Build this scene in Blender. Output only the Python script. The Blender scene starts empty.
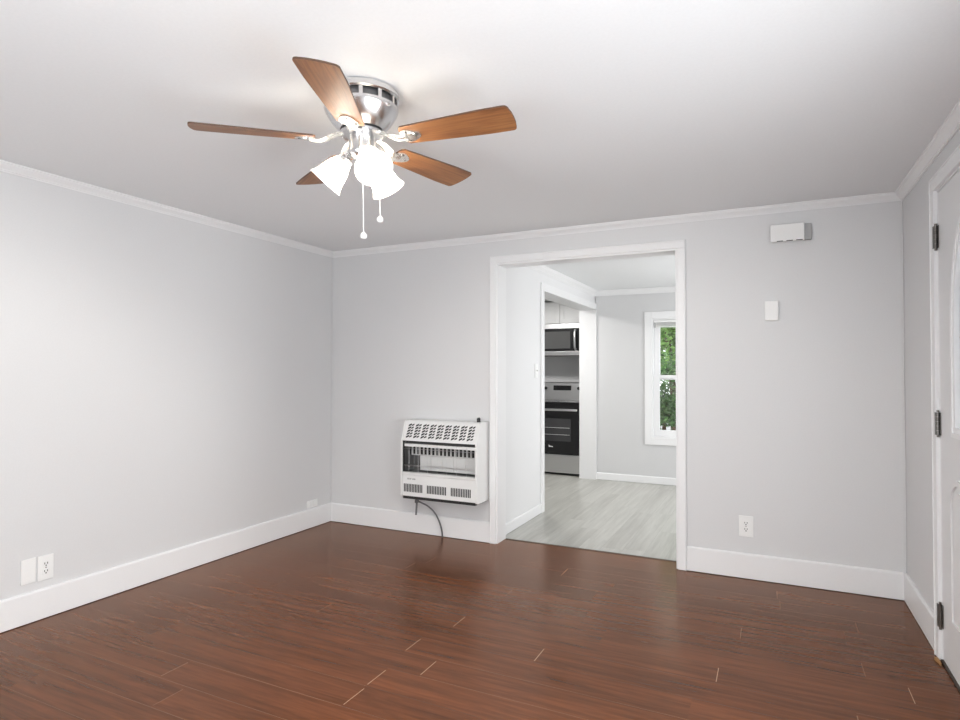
import bpy, bmesh, math, random
from mathutils import Vector, Matrix
random.seed(7)
S = bpy.context.scene
COL = S.collection
PI = math.pi

# ------------------------------------------------------------------ camera, world, sun, light, exposure
FPX, PITCH, ROLL, YAW = 601.08, 0.0192, 0.0023, 0.4492
CAMP = Vector((3.3889, -4.0982, 1.2778))
_F = Vector((-math.sin(YAW)*math.cos(PITCH), math.cos(YAW)*math.cos(PITCH), math.sin(PITCH)))
_R0 = Vector((math.cos(YAW), math.sin(YAW), 0)); _U0 = _R0.cross(_F)
_R = _R0*math.cos(ROLL)+_U0*math.sin(ROLL); _U = -_R0*math.sin(ROLL)+_U0*math.cos(ROLL)
cd = bpy.data.cameras.new('camera'); cam = bpy.data.objects.new('camera', cd); COL.objects.link(cam)
cd.sensor_fit = 'HORIZONTAL'; cd.sensor_width = 36.0; cd.lens = 36.0*FPX/960; cd.clip_start = .02; cd.clip_end = 200
M3 = Matrix((( _R.x, _U.x, -_F.x), (_R.y, _U.y, -_F.y), (_R.z, _U.z, -_F.z)))
cam.matrix_world = Matrix.Translation(CAMP) @ M3.to_4x4()
S.camera = cam

w = bpy.data.worlds.new('sky'); S.world = w; w.use_nodes = True
bg = w.node_tree.nodes['Background']; bg.inputs[0].default_value = (.93, .97, 1, 1); bg.inputs[1].default_value = 2.0

sd = bpy.data.lights.new('sun', 'SUN'); sd.energy = 6; sd.angle = math.radians(.6); sd.color = (1, .96, .88)
sun = bpy.data.objects.new('sun', sd); COL.objects.link(sun); sun.rotation_euler = (math.radians(12), math.radians(-38), 0)

def area(name, loc, target, sx, sy, watts, color=(1, 1, 1)):
    d = bpy.data.lights.new(name, 'AREA'); d.shape = 'RECTANGLE'; d.size = sx; d.size_y = sy; d.energy = watts; d.color = color
    o = bpy.data.objects.new(name, d); COL.objects.link(o); o.location = loc
    o.rotation_euler = (Vector(target)-Vector(loc)).to_track_quat('-Z', 'Y').to_euler()
    return o
W, HC, REAR = 4.0748, 2.30, -4.75
HD, FD = 2.24, 2.965              # ceiling and far wall of the dining room
# daylight in the windows of this room and of the dining room
area('daylight_rear', (2.42, REAR-.16, 1.02), (2.3, 0, 1.02), 1.9, 1.2, 60, (.93, .97, 1))
area('daylight_right', (W+.16, -2.95, 1.0), (0, -1.9, 1.0), 1.7, 1.1, 46, (.93, .97, 1))
area('daylight_dining', (4.30, 1.6, 1.25), (1.5, 1.6, 1.2), 1.6, 1.4, 42)

S.view_settings.view_transform = 'Standard'
try: S.view_settings.look = 'None'
except Exception: pass
S.view_settings.gamma = 1; S.view_settings.use_curve_mapping = False
S.view_settings.exposure = 0.12

# ------------------------------------------------------------------ materials
def mat(name, color, rough=.5, metal=0, spec=.5, bump=0, bscale=200, emit=0, ecol=None, coat=0):
    m = bpy.data.materials.new(name); m.use_nodes = True
    nt = m.node_tree; p = nt.nodes['Principled BSDF']
    p.inputs['Base Color'].default_value = (*color, 1); p.inputs['Roughness'].default_value = rough
    p.inputs['Metallic'].default_value = metal; p.inputs['Specular IOR Level'].default_value = spec
    if coat: p.inputs['Coat Weight'].default_value = coat
    if emit:
        p.inputs['Emission Color'].default_value = (*(ecol or color), 1); p.inputs['Emission Strength'].default_value = emit
    n = nt.nodes.new('ShaderNodeTexNoise'); n.inputs['Scale'].default_value = bscale; n.inputs['Detail'].default_value = 4
    tc = nt.nodes.new('ShaderNodeTexCoord'); nt.links.new(tc.outputs['Object'], n.inputs['Vector'])
    mx = nt.nodes.new('ShaderNodeMix'); mx.data_type = 'RGBA'
    mx.inputs[6].default_value = (*[c*.97 for c in color], 1); mx.inputs[7].default_value = (*[min(1, c*1.03) for c in color], 1)
    nt.links.new(n.outputs['Fac'], mx.inputs[0]); nt.links.new(mx.outputs[2], p.inputs['Base Color'])
    if bump:
        b = nt.nodes.new('ShaderNodeBump'); b.inputs['Strength'].default_value = bump; b.inputs['Distance'].default_value = .002
        nt.links.new(n.outputs['Fac'], b.inputs['Height']); nt.links.new(b.outputs['Normal'], p.inputs['Normal'])
    return m

WALLC = (.70, .70, .705)
M = {}
M['wall'] = mat('wall_paint', WALLC, .55, bump=.05, bscale=120)
M['ceil'] = mat('ceiling_paint', (.84, .85, .86), .8, bump=.05, bscale=90)
M['white'] = mat('trim_paint', (.84, .84, .845), .38)
M['dinwall'] = mat('dining_wall_paint', (.66, .66, .665), .55, bump=.05, bscale=120)
M['partition'] = mat('partition_paint', (.80, .80, .805), .5)
M['doorwhite'] = mat('door_paint', (.76, .76, .765), .4)
M['plastic'] = mat('white_plastic', (.87, .87, .86), .35)
M['greyplastic'] = mat('grey_plastic', (.42, .42, .42), .6)
M['dark'] = mat('dark_slot', (.03, .03, .03), .7)
M['black'] = mat('black_enamel', (.012, .012, .013), .22)
M['rubber'] = mat('black_rubber', (.02, .02, .02), .6)
M['nickel'] = mat('brushed_nickel', (.72, .72, .73), .26, 1, bump=.03, bscale=400)
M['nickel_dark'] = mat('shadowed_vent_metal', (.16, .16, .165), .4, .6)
M['chrome'] = mat('polished_iron_bracket', (.86, .85, .82), .25, .9)
M['hinge'] = mat('tarnished_hinge', (.18, .17, .16), .35, .9)
M['steel'] = mat('stainless_steel', (.66, .66, .665), .30, 1)
M['enamel'] = mat('white_enamel', (.82, .82, .81), .3)
M['ceramic'] = mat('ceramic_plaque', (.66, .66, .65), .8, bump=.4, bscale=150)
M['soot'] = mat('firebox_steel', (.22, .22, .22), .35, .8)
M['hose'] = mat('grey_gas_hose', (.16, .16, .165), .45, .3)
M['cabinet'] = mat('cabinet_paint', (.80, .80, .80), .4)
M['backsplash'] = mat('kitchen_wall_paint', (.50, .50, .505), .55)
M['glassdark'] = mat('oven_glass', (.05, .05, .052), .08)
M['mwglass'] = mat('microwave_glass', (.10, .10, .10), .18)
M['threshold'] = mat('bare_oak', (.42, .22, .08), .6, bump=.3, bscale=60)
M['darkgap'] = mat('dark_door_gap', (.05, .035, .025), .6)
M['stripdark'] = mat('bronze_transition_strip', (.10, .08, .06), .5)
M['ground'] = mat('gravel', (.22, .23, .24), .9, bump=.5, bscale=20)
M['bark'] = mat('bark', (.10, .075, .05), .9, bump=.5, bscale=30)
M['logo'] = mat('grey_lettering', (.22, .22, .22), .6)
M['logolight'] = mat('pale_lettering', (.75, .75, .75), .4)
M['cord'] = mat('white_pull_cord', (.85, .85, .84), .5)
M['lead'] = mat('glazing_came', (.45, .45, .46), .4, .5)

def nodes_new(name):
    m = bpy.data.materials.new(name); m.use_nodes = True; nt = m.node_tree; nt.nodes.clear()
    out = nt.nodes.new('ShaderNodeOutputMaterial')
    return m, nt, out, nt.nodes.new, nt.links.new

def plank_mat(name, dark, light, rough, seam, grain=1.0, spec=.5, patch=.35, sheen=None, ior=1.4):
    """planks: UV = metres along / across each board, attribute 'tone' = random per board"""
    m = bpy.data.materials.new(name); m.use_nodes = True; nt = m.node_tree; N = nt.nodes.new; L = nt.links.new
    p = nt.nodes['Principled BSDF']; p.inputs['Specular IOR Level'].default_value = spec
    uv = N('ShaderNodeUVMap'); uv.uv_map = 'board'
    at = N('ShaderNodeAttribute'); at.attribute_name = 'tone'
    mp = N('ShaderNodeVectorMath'); mp.operation = 'MULTIPLY'; mp.inputs[1].default_value = (3.2, 46, 1)
    L(uv.outputs[0], mp.inputs[0])
    add = N('ShaderNodeVectorMath'); add.operation = 'ADD'
    sc = N('ShaderNodeVectorMath'); sc.operation = 'SCALE'; sc.inputs[3].default_value = 57.0
    L(at.outputs['Vector'], sc.inputs[0]); L(mp.outputs[0], add.inputs[0]); L(sc.outputs[0], add.inputs[1])
    n1 = N('ShaderNodeTexNoise'); n1.inputs['Scale'].default_value = 1.0; n1.inputs['Detail'].default_value = 6; n1.inputs['Roughness'].default_value = .62
    n1.inputs['Distortion'].default_value = .6
    L(add.outputs[0], n1.inputs['Vector'])
    mp2 = N('ShaderNodeVectorMath'); mp2.operation = 'MULTIPLY'; mp2.inputs[1].default_value = (.12, .14, 1)
    L(add.outputs[0], mp2.inputs[0])
    n2 = N('ShaderNodeTexNoise'); n2.inputs['Scale'].default_value = 3.0; n2.inputs['Detail'].default_value = 3
    L(mp2.outputs[0], n2.inputs['Vector'])
    # factor = grain*.. + patch*.. + tone
    a = N('ShaderNodeMath'); a.operation = 'MULTIPLY_ADD'; a.inputs[1].default_value = grain; a.inputs[2].default_value = -.5*grain+.5
    L(n1.outputs['Fac'], a.inputs[0])
    b = N('ShaderNodeMath'); b.operation = 'MULTIPLY_ADD'; b.inputs[1].default_value = patch; L(n2.outputs['Fac'], b.inputs[0])
    c0 = N('ShaderNodeMath'); c0.operation = 'SUBTRACT'; c0.inputs[1].default_value = .5*patch; L(a.outputs[0], c0.inputs[0])
    L(c0.outputs[0], b.inputs[2])
    t = N('ShaderNodeMath'); t.operation = 'MULTIPLY_ADD'; t.inputs[1].default_value = .22
    L(at.outputs['Fac'], t.inputs[0]); L(b.outputs[0], t.inputs[2])
    t2 = N('ShaderNodeMath'); t2.operation = 'SUBTRACT'; t2.inputs[1].default_value = .11; t2.use_clamp = True; L(t.outputs[0], t2.inputs[0])
    cr = N('ShaderNodeMix'); cr.data_type = 'RGBA'; cr.inputs[6].default_value = (*dark, 1); cr.inputs[7].default_value = (*light, 1)
    L(t2.outputs[0], cr.inputs[0])
    sm = N('ShaderNodeMix'); sm.data_type = 'RGBA'; sm.inputs[7].default_value = (*seam, 1)
    eg = N('ShaderNodeAttribute'); eg.attribute_name = 'worn'
    L(eg.outputs['Fac'], sm.inputs[0]); L(cr.outputs[2], sm.inputs[6]); L(sm.outputs[2], p.inputs['Base Color'])
    r = N('ShaderNodeMath'); r.operation = 'MULTIPLY_ADD'; r.inputs[1].default_value = .06; r.inputs[2].default_value = rough-.03
    L(n1.outputs['Fac'], r.inputs[0]); L(r.outputs[0], p.inputs['Roughness'])
    bp = N('ShaderNodeBump'); bp.inputs['Strength'].default_value = .05; bp.inputs['Distance'].default_value = .001
    L(n1.outputs['Fac'], bp.inputs['Height']); L(bp.outputs['Normal'], p.inputs['Normal'])
    if sheen:                                # varnish with a warm sheen over the board
        p.inputs['Specular IOR Level'].default_value = 0
        g = N('ShaderNodeBsdfGlossy'); g.inputs['Color'].default_value = (*sheen, 1)
        L(r.outputs[0], g.inputs['Roughness']); L(bp.outputs['Normal'], g.inputs['Normal'])
        fr = N('ShaderNodeFresnel'); fr.inputs['IOR'].default_value = ior; L(bp.outputs['Normal'], fr.inputs['Normal'])
        mx = N('ShaderNodeMixShader'); L(fr.outputs[0], mx.inputs[0]); L(p.outputs[0], mx.inputs[1]); L(g.outputs[0], mx.inputs[2])
        L(mx.outputs[0], nt.nodes['Material Output'].inputs[0])
    return m
M['cherry'] = plank_mat('dark_cherry_laminate', (.042, .0125, .0045), (.178, .0575, .0205), .22, (.42, .26, .16), 1.2, patch=.85, sheen=(.98, .81, .71), ior=1.47)
M['greyoak'] = plank_mat('pale_grey_vinyl_plank', (.32, .315, .285), (.60, .595, .555), .34, (.24, .23, .21), .8, patch=.9)

def wood_blade():
    m = bpy.data.materials.new('oak_blade_veneer'); m.use_nodes = True; nt = m.node_tree; N = nt.nodes.new; L = nt.links.new
    p = nt.nodes['Principled BSDF']; p.inputs['Roughness'].default_value = .42
    tc = N('ShaderNodeTexCoord'); mp = N('ShaderNodeMapping'); mp.inputs['Scale'].default_value = (5, 70, 20)
    L(tc.outputs['Object'], mp.inputs[0])
    n = N('ShaderNodeTexNoise'); n.inputs['Scale'].default_value = 1; n.inputs['Detail'].default_value = 5; n.inputs['Distortion'].default_value = .8
    L(mp.outputs[0], n.inputs['Vector'])
    cr = N('ShaderNodeValToRGB'); cr.color_ramp.elements[0].position = .3; cr.color_ramp.elements[1].position = .72
    cr.color_ramp.elements[0].color = (.17, .062, .02, 1); cr.color_ramp.elements[1].color = (.36, .155, .055, 1)
    L(n.outputs['Fac'], cr.inputs[0]); L(cr.outputs[0], p.inputs['Base Color'])
    return m
M['blade'] = wood_blade()
M['blade_edge'] = mat('dark_blade_edge', (.10, .05, .03), .5)

def glass_pane(name, tint=(1, 1, 1), gloss=.12):
    m, nt, out, N, L = nodes_new(name)
    t = N('ShaderNodeBsdfTransparent'); t.inputs[0].default_value = (*tint, 1)
    g = N('ShaderNodeBsdfGlossy'); g.inputs['Roughness'].default_value = .03
    mx = N('ShaderNodeMixShader'); mx.inputs[0].default_value = gloss
    L(t.outputs[0], mx.inputs[1]); L(g.outputs[0], mx.inputs[2]); L(mx.outputs[0], out.inputs[0])
    return m
M['pane'] = glass_pane('window_glass', (1, 1, 1), .06)

def frosted(name, fac_tr):
    m, nt, out, N, L = nodes_new(name)
    d = N('ShaderNodeBsdfPrincipled'); d.inputs['Base Color'].default_value = (.9, .89, .87, 1); d.inputs['Roughness'].default_value = .3
    t = N('ShaderNodeBsdfTranslucent'); t.inputs[0].default_value = (.95, .93, .89, 1)
    x = N('ShaderNodeBsdfTransparent'); x.inputs[0].default_value = (1, .98, .94, 1)
    a = N('ShaderNodeMixShader'); a.inputs[0].default_value = .65
    b = N('ShaderNodeMixShader'); b.inputs[0].default_value = fac_tr
    L(d.outputs[0], a.inputs[1]); L(t.outputs[0], a.inputs[2]); L(a.outputs[0], b.inputs[1]); L(x.outputs[0], b.inputs[2])
    e = N('ShaderNodeEmission'); e.inputs[0].default_value = (1, .95, .86, 1); e.inputs[1].default_value = .15
    s = N('ShaderNodeAddShader'); L(b.outputs[0], s.inputs[0]); L(e.outputs[0], s.inputs[1]); L(s.outputs[0], out.inputs[0])
    return m
def bulbmat():
    m, nt, out, N, L = nodes_new('lit_frosted_bulb')
    x = N('ShaderNodeBsdfTransparent'); e = N('ShaderNodeEmission'); e.inputs[0].default_value = (1, .95, .86, 1); e.inputs[1].default_value = 6
    mx = N('ShaderNodeMixShader'); mx.inputs[0].default_value = .2
    L(x.outputs[0], mx.inputs[1]); L(e.outputs[0], mx.inputs[2]); L(mx.outputs[0], out.inputs[0])
    return m
M['shade'] = frosted('lit_frosted_shade', .10)
def doorglass():
    m, nt, out, N, L = nodes_new('textured_door_glass')
    d = N('ShaderNodeBsdfPrincipled'); d.inputs['Base Color'].default_value = (.75, .77, .78, 1); d.inputs['Roughness'].default_value = .15
    t = N('ShaderNodeBsdfTranslucent'); t.inputs[0].default_value = (.8, .82, .83, 1)
    mx = N('ShaderNodeMixShader'); mx.inputs[0].default_value = .45
    L(d.outputs[0], mx.inputs[1]); L(t.outputs[0], mx.inputs[2]); L(mx.outputs[0], out.inputs[0])
    return m
M['doorglass'] = doorglass()
def leafmat(name, c, tr):
    m, nt, out, N, L = nodes_new(name)
    oi = N('ShaderNodeAttribute'); oi.attribute_name = 'tone'
    cr = N('ShaderNodeMix'); cr.data_type = 'RGBA'; cr.inputs[6].default_value = (*[v*.45 for v in c], 1); cr.inputs[7].default_value = (*[min(1, v*1.5) for v in c], 1)
    L(oi.outputs['Fac'], cr.inputs[0])
    d = N('ShaderNodeBsdfPrincipled'); d.inputs['Roughness'].default_value = .45; L(cr.outputs[2], d.inputs['Base Color'])
    t = N('ShaderNodeBsdfTranslucent'); L(cr.outputs[2], t.inputs[0])
    mx = N('ShaderNodeMixShader'); mx.inputs[0].default_value = tr
    L(d.outputs[0], mx.inputs[1]); L(t.outputs[0], mx.inputs[2]); L(mx.outputs[0], out.inputs[0])
    return m
M['leaf'] = leafmat('bright_leaf', (.26, .42, .14), .45)
M['leafdark'] = leafmat('dark_leaf', (.09, .19, .06), .35)

# ------------------------------------------------------------------ mesh helpers (all in world metres; part() re-bases on its thing)
def box(bm, x0, x1, y0, y1, z0, z1, bev=0, seg=2):
    vs = [bm.verts.new((x, y, z)) for z in (z0, z1) for y in (y0, y1) for x in (x0, x1)]
    fs = [bm.faces.new([vs[i] for i in f]) for f in ((0, 2, 3, 1), (4, 5, 7, 6), (0, 1, 5, 4), (2, 6, 7, 3), (0, 4, 6, 2), (1, 3, 7, 5))]
    if bev:
        es = {e for f in fs for e in f.edges}
        bmesh.ops.bevel(bm, geom=list(es), offset=bev, segments=seg, affect='EDGES', profile=.5)
    return bm
def bx(*a, **k): return box(bmesh.new(), *a, **k)
def prism(bm, pts, vec):
    """closed polygon pts (3-D) extruded along vec"""
    v0 = [bm.verts.new(p) for p in pts]; v1 = [bm.verts.new(Vector(p)+Vector(vec)) for p in pts]; n = len(pts)
    bm.faces.new(v0); bm.faces.new(v1[::-1])
    for i in range(n): bm.faces.new((v0[(i+1) % n], v0[i], v1[i], v1[(i+1) % n]))
    return bm
def lathe(bm, prof, mtx=None, seg=40, cap0=False, cap1=False):
    mtx = mtx or Matrix()
    rings = [[bm.verts.new(mtx @ Vector((r*math.cos(2*PI*i/seg), r*math.sin(2*PI*i/seg), z))) for i in range(seg)] for r, z in prof]
    for a, b in zip(rings, rings[1:]):
        for i in range(seg): bm.faces.new((a[i], a[(i+1) % seg], b[(i+1) % seg], b[i]))
    if cap0: bm.faces.new(rings[0][::-1])
    if cap1: bm.faces.new(rings[-1])
    return bm
def tube(bm, pts, r, seg=10, cap=True):
    pts = [Vector(p) for p in pts]; rings = []; up = None
    for i, p in enumerate(pts):
        t = (pts[min(i+1, len(pts)-1)]-pts[max(i-1, 0)]).normalized()
        if up is None: up = t.orthogonal().normalized()
        up = (up - t*up.dot(t)).normalized(); s = t.cross(up)
        rr = r[i] if isinstance(r, (list, tuple)) else r
        rings.append([bm.verts.new(p+(up*math.cos(2*PI*k/seg)+s*math.sin(2*PI*k/seg))*rr) for k in range(seg)])
    for a, b in zip(rings, rings[1:]):
        for k in range(seg): bm.faces.new((a[k], a[(k+1) % seg], b[(k+1) % seg], b[k]))
    if cap: bm.faces.new(rings[0][::-1]); bm.faces.new(rings[-1])
    return bm
def cyl(bm, p0, p1, r, seg=20): return tube(bm, [p0, p1], r, seg)
def smooth_pts(pts, n=8):
    out = []; P = [Vector(p) for p in pts]; P = [P[0]*2-P[1]]+P+[P[-1]*2-P[-2]]
    for i in range(1, len(P)-2):
        for k in range(n):
            t = k/n; a, b, c, d = P[i-1:i+3]
            out.append(.5*((2*b)+(c-a)*t+(2*a-5*b+4*c-d)*t*t+(3*b-a-3*c+d)*t**3))
    return out+[P[-2]]
def wpos(o):
    p = Vector((0, 0, 0))
    while o is not None: p = p+o.location; o = o.parent
    return p
def obj(name, bm, m, parent=None, smooth=False, local=False):
    if parent is not None and not local: bmesh.ops.translate(bm, verts=bm.verts, vec=-wpos(parent))
    bmesh.ops.recalc_face_normals(bm, faces=bm.faces)
    me = bpy.data.meshes.new(name); bm.to_mesh(me); bm.free()
    for mm in (m if isinstance(m, (list, tuple)) else [m]): me.materials.append(mm)
    if smooth:
        for p in me.polygons: p.use_smooth = True
        try: me.set_sharp_from_angle(angle=math.radians(38))
        except Exception: pass
    o = bpy.data.objects.new(name, me); COL.objects.link(o)
    if parent is not None: o.parent = parent
    return o
def empty(name, loc):
    o = bpy.data.objects.new(name, None); o.empty_display_size = .1; COL.objects.link(o); o.location = loc; return o
def thing(name, label, cat, loc, group=None):
    o = empty(name, loc); return tag(o, label, cat, group)
def tag(o, label, cat, group=None):
    o['label'] = label; o['category'] = cat
    if group: o['group'] = group
    return o
def struct(name, bm, m, parent=None, smooth=False, label=None):
    o = obj(name, bm, m, parent, smooth)
    if parent is None: o['kind'] = 'structure'
    if label: o['label'] = label
    return o
def structroot(name, loc, label=None):
    o = empty(name, loc); o['kind'] = 'structure'
    if label: o['label'] = label
    return o
def rebase(o):          # put a one-mesh thing's origin at its own base
    me = o.data; xs = [v.co for v in me.vertices]
    c = Vector((sum(v.x for v in xs)/len(xs), sum(v.y for v in xs)/len(xs), min(v.z for v in xs)))
    me.transform(Matrix.Translation(-c)); o.location = c; return o

# ------------------------------------------------------------------ floors
def boards(name, x0, x1, y0, y1, along, pitch, length, edge0, known, m, z=0, worn=()):
    """one mesh of boards; along = 0 (x) or 1 (y); known: row -> a butt-joint coordinate"""
    bm = bmesh.new(); uvl = bm.loops.layers.uv.new('board'); tl = bm.faces.layers.float.new('tone'); wl = bm.faces.layers.float.new('worn')
    lo, hi = (y0, y1) if along == 0 else (x0, x1); a0, a1 = (x0, x1) if along == 0 else (y0, y1)
    def quad(p0, p1, q0, q1, tone, wr, ua, va):
        c = [(p0, q0), (p1, q0), (p1, q1), (p0, q1)]
        if along == 1: vs = [bm.verts.new((q, p, z)) for p, q in c][::-1]; c = c[::-1]
        else: vs = [bm.verts.new((p, q, z)) for p, q in c]
        f = bm.faces.new(vs); f[tl] = tone; f[wl] = wr
        for lp, (p, q) in zip(f.loops, c): lp[uvl].uv = (p-ua, q-va)
    rng = random.Random(11)
    k = math.floor((edge0-hi)/pitch)-1
    while edge0-k*pitch > lo:
        r1 = edge0-k*pitch; r0 = r1-pitch
        c0, c1 = max(r0, lo), min(r1, hi)
        if c1-c0 > 1e-4:
            j = known.get(k, rng.uniform(0, length)); s = a0-((a0-j) % length)
            while s < a1:
                b0, b1 = max(s, a0), min(s+length, a1)
                if b1-b0 > 1e-4:
                    tone = rng.random(); g = .0016
                    seamv = rng.choice((0, 0, .25, .5)) if s > a0 else 0
                    if (k, round(s, 2)) in worn or any(kk == k and abs(s-x) < .05 for kk, x in worn): seamv = 1
                    e0 = b0+(.003 if seamv and s > a0 else 0)
                    quad(e0, b1, c0+.0008, c1-.0008, tone, 0, s, r0)
                    if e0 > b0: quad(b0, e0, c0+.012, c1-.02, tone, seamv, s, r0); quad(b0, e0, c0, c0+.012, tone, 0, s, r0); quad(b0, e0, c1-.02, c1, tone, 0, s, r0)
                    # long seams
                    sv = rng.choice((0, .1, .25, .5))
                    quad(b0, b1, c0, c0+.0008, -1.2, sv, s, r0); quad(b0, b1, c1-.0008, c1, -1.2, sv, s, r0)
                s += length
        k += 1
    return struct(name, bm, m)
E0 = -1.268
boards('floor', 0, W, REAR, .15, 0, .1615, 1.23, E0,
       {0: 1.95, 2: 1.877, 3: 2.054, 4: 1.90, 5: 1.907, 1: 2.442, -1: 3.885, -6: 2.20}, M['cherry'],
       worn=((0, 1.95), (0, 3.18), (2, 1.877), (3, 2.054), (4, 1.90), (5, 1.907), (1, 2.442), (-1, 3.885), (-6, 2.2), (4, 2.43)))
boards('floor_dining', -1.2, 4.2, .15, 3.75, 1, .152, 1.22, 0, {}, M['greyoak'])
struct('floor_slab', bx(-1.3, W+.25, REAR-.15, 3.85, -.12, -.004), M['backsplash'])
struct('trim_threshold', bx(1.565, 2.835, .141, .156, -.003, .004, bev=.001), M['stripdark'])

# ------------------------------------------------------------------ walls and ceilings
T = .15
struct('wall_left', bx(-T, 0, REAR-T, T, 0, HC), M['wall'])
OL, OR, OT = 1.562, 2.835, 2.075           # opening to the dining room (clear of its jambs)
JB = .02
bm = bmesh.new()
box(bm, 0, OL-JB, 0, T-.02, 0, HC); box(bm, OR+JB, W, 0, T-.02, 0, HC); box(bm, OL-JB, OR+JB, 0, T-.02, OT+JB, HC)
struct('wall_back', bm, M['wall'])
bm = bmesh.new()                           # dining side skin of the same wall
box(bm, -1.2, OL-JB, T-.02, T, 0, HD+.1); box(bm, OR+JB, W, T-.02, T, 0, HD+.1); box(bm, OL-JB, OR+JB, T-.02, T, OT+JB, HD+.1)
struct('wall_dining_near', bm, M['dinwall'])
# right wall: door opening and a window nearer the camera
DY1, DY0, DT = -.795, -1.715, 2.085
WY0, WY1, WZ0, WZ1 = -3.8, -2.1, .45, 1.6
bm = bmesh.new()
for y0, y1, z0, z1 in ((DY1+JB, T, 0, HC), (DY0-JB, DY1+JB, DT+JB, HC), (WY1, DY0-JB, 0, HC), (WY0, WY1, 0, WZ0), (WY0, WY1, WZ1, HC), (REAR-T, WY0, 0, HC)):
    box(bm, W, W+T, y0, y1, z0, z1)
struct('wall_right', bm, M['wall'])
RX0, RX1 = 1.45, 3.4
bm = bmesh.new()
for x0, x1, z0, z1 in ((0, RX0, 0, HC), (RX1, W, 0, HC), (RX0, RX1, 0, WZ0), (RX0, RX1, WZ1, HC)): box(bm, x0, x1, REAR-T, REAR, z0, z1)
struct('wall_rear', bm, M['wall'])
struct('ceiling', bx(-T, W+T, REAR-T, T, HC, HC+.12), M['ceil'])
struct('ceiling_dining', bx(-1.3, 4.3, T, 3.85, HD, HD+.12), M['ceil'])
# dining room and kitchen
PX0, PX1 = 1.322, 1.512                      # partition thickness
KY0, KY1, KT = 1.125, 2.945, 2.02           # kitchen opening in it
bm = bmesh.new()
box(bm, PX0, PX1, T, KY0, 0, HD); box(bm, PX0, PX1, KY0, KY1+.02, KT, HD); box(bm, PX0, PX1, KY1, 3.70, 0, HD)
struct('wall_partition', bm, M['partition'])
GX0, GX1, GZ0, GZ1 = 2.165, 2.955, .52, 1.895
bm = bmesh.new()
for x0, x1, z0, z1 in ((PX1, GX0, 0, HD), (GX1, 4.2, 0, HD), (GX0, GX1, 0, GZ0), (GX0, GX1, GZ1, HD)): box(bm, x0, x1, FD, FD+T, z0, z1)
struct('wall_far', bm, M['dinwall'])
QY0, QY1, QZ0, QZ1 = .8, 2.4, .55, 1.95
bm = bmesh.new()
for y0, y1, z0, z1 in ((T, QY0, 0, HD), (QY1, FD+T, 0, HD), (QY0, QY1, 0, QZ0), (QY0, QY1, QZ1, HD)): box(bm, 4.05, 4.2, y0, y1, z0, z1)
struct('wall_dining_right', bm, M['dinwall'])
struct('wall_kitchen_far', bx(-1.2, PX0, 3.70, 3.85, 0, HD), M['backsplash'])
struct('wall_kitchen_left', bx(-1.3, -1.2, T, 3.85, 0, HD), M['dinwall'])
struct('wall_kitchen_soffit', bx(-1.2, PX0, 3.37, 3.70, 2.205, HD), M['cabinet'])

# ------------------------------------------------------------------ trim
def profile_run(bm, p0, p1, prof, inward):
    """prof: (offset from wall, z) polygon extruded from p0 to p1"""
    p0, p1, n = Vector(p0), Vector(p1), Vector(inward)
    return prism(bm, [p0+n*o+Vector((0, 0, z)) for o, z in prof], p1-p0)
def base_prof(h, t): return [(.0004, .004), (t, .004), (t, h-.009), (t*.8, h-.003), (t*.5, h), (.0004, h)]
BH, BT = .156, .016
def base(name, p0, p1, n, h=BH, t=BT): return struct(name, profile_run(bmesh.new(), p0, p1, base_prof(h, t), n), M['white'])
CW = .066                                   # casing width
base('baseboard_left', (0, REAR, 0), (0, 0, 0), (1, 0, 0))
base('baseboard_back', (BT+.0005, 0, 0), (OL-.061, 0, 0), (0, -1, 0))
base('baseboard_back_right', (OR+.066, 0, 0), (W-BT-.0005, 0, 0), (0, -1, 0))
base('baseboard_right', (W, 0, 0), (W, DY1+.079, 0), (-1, 0, 0))
base('baseboard_right_rear', (W, DY0-.08, 0), (W, REAR, 0), (-1, 0, 0))
base('baseboard_rear', (BT+.0005, REAR, 0), (W-BT-.0005, REAR, 0), (0, 1, 0))
base('baseboard_partition', (PX1, T+.001, 0), (PX1, KY0-.071, 0), (1, 0, 0), .085, .014)
base('baseboard_far', (PX1+.017, FD, 0), (4.05, FD, 0), (0, -1, 0), .085, .014)
base('baseboard_dining_near', (OR+.07, T, 0), (4.05, T, 0), (0, 1, 0), .085, .014)
def crown_prof(H, p, c):
    return [(.0005, H-.0005), (p, H-.0005), (p, H-c*.16), (p*.86, H-c*.22), (p*.80, H-c*.36), (p*.52, H-c*.58), (p*.30, H-c*.74), (p*.26, H-c*.84), (p*.14, H-c*.88), (p*.14, H-c), (.0005, H-c)]
def crown(name, p0, p1, n, H=HC, p=.038, c=.046):
    return struct(name, profile_run(bmesh.new(), p0, p1, crown_prof(H, p, c), n), M['white'])
crown('trim_crown_left', (0, REAR, 0), (0, 0, 0), (1, 0, 0))
crown('trim_crown_back', (0, 0, 0), (W, 0, 0), (0, -1, 0))
crown('trim_crown_right', (W, 0, 0), (W, REAR, 0), (-1, 0, 0), p=.042, c=.052)
crown('trim_crown_rear', (0, REAR, 0), (W, REAR, 0), (0, 1, 0))
crown('trim_crown_partition', (PX1, T, 0), (PX1, FD, 0), (1, 0, 0), H=HD, c=.06, p=.045)
crown('trim_crown_far', (PX1, FD, 0), (4.05, FD, 0), (0, -1, 0), H=HD, c=.06, p=.045)
# corner beads
struct('trim_corner_left', bx(.0005, .009, -.009, -.0005, BH+.001, HC-.047, bev=.003), M['wall'])
struct('trim_corner_right', bx(W-.009, W-.0005, -.009, -.0005, BH+.001, HC-.053, bev=.003), M['wall'])
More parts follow.
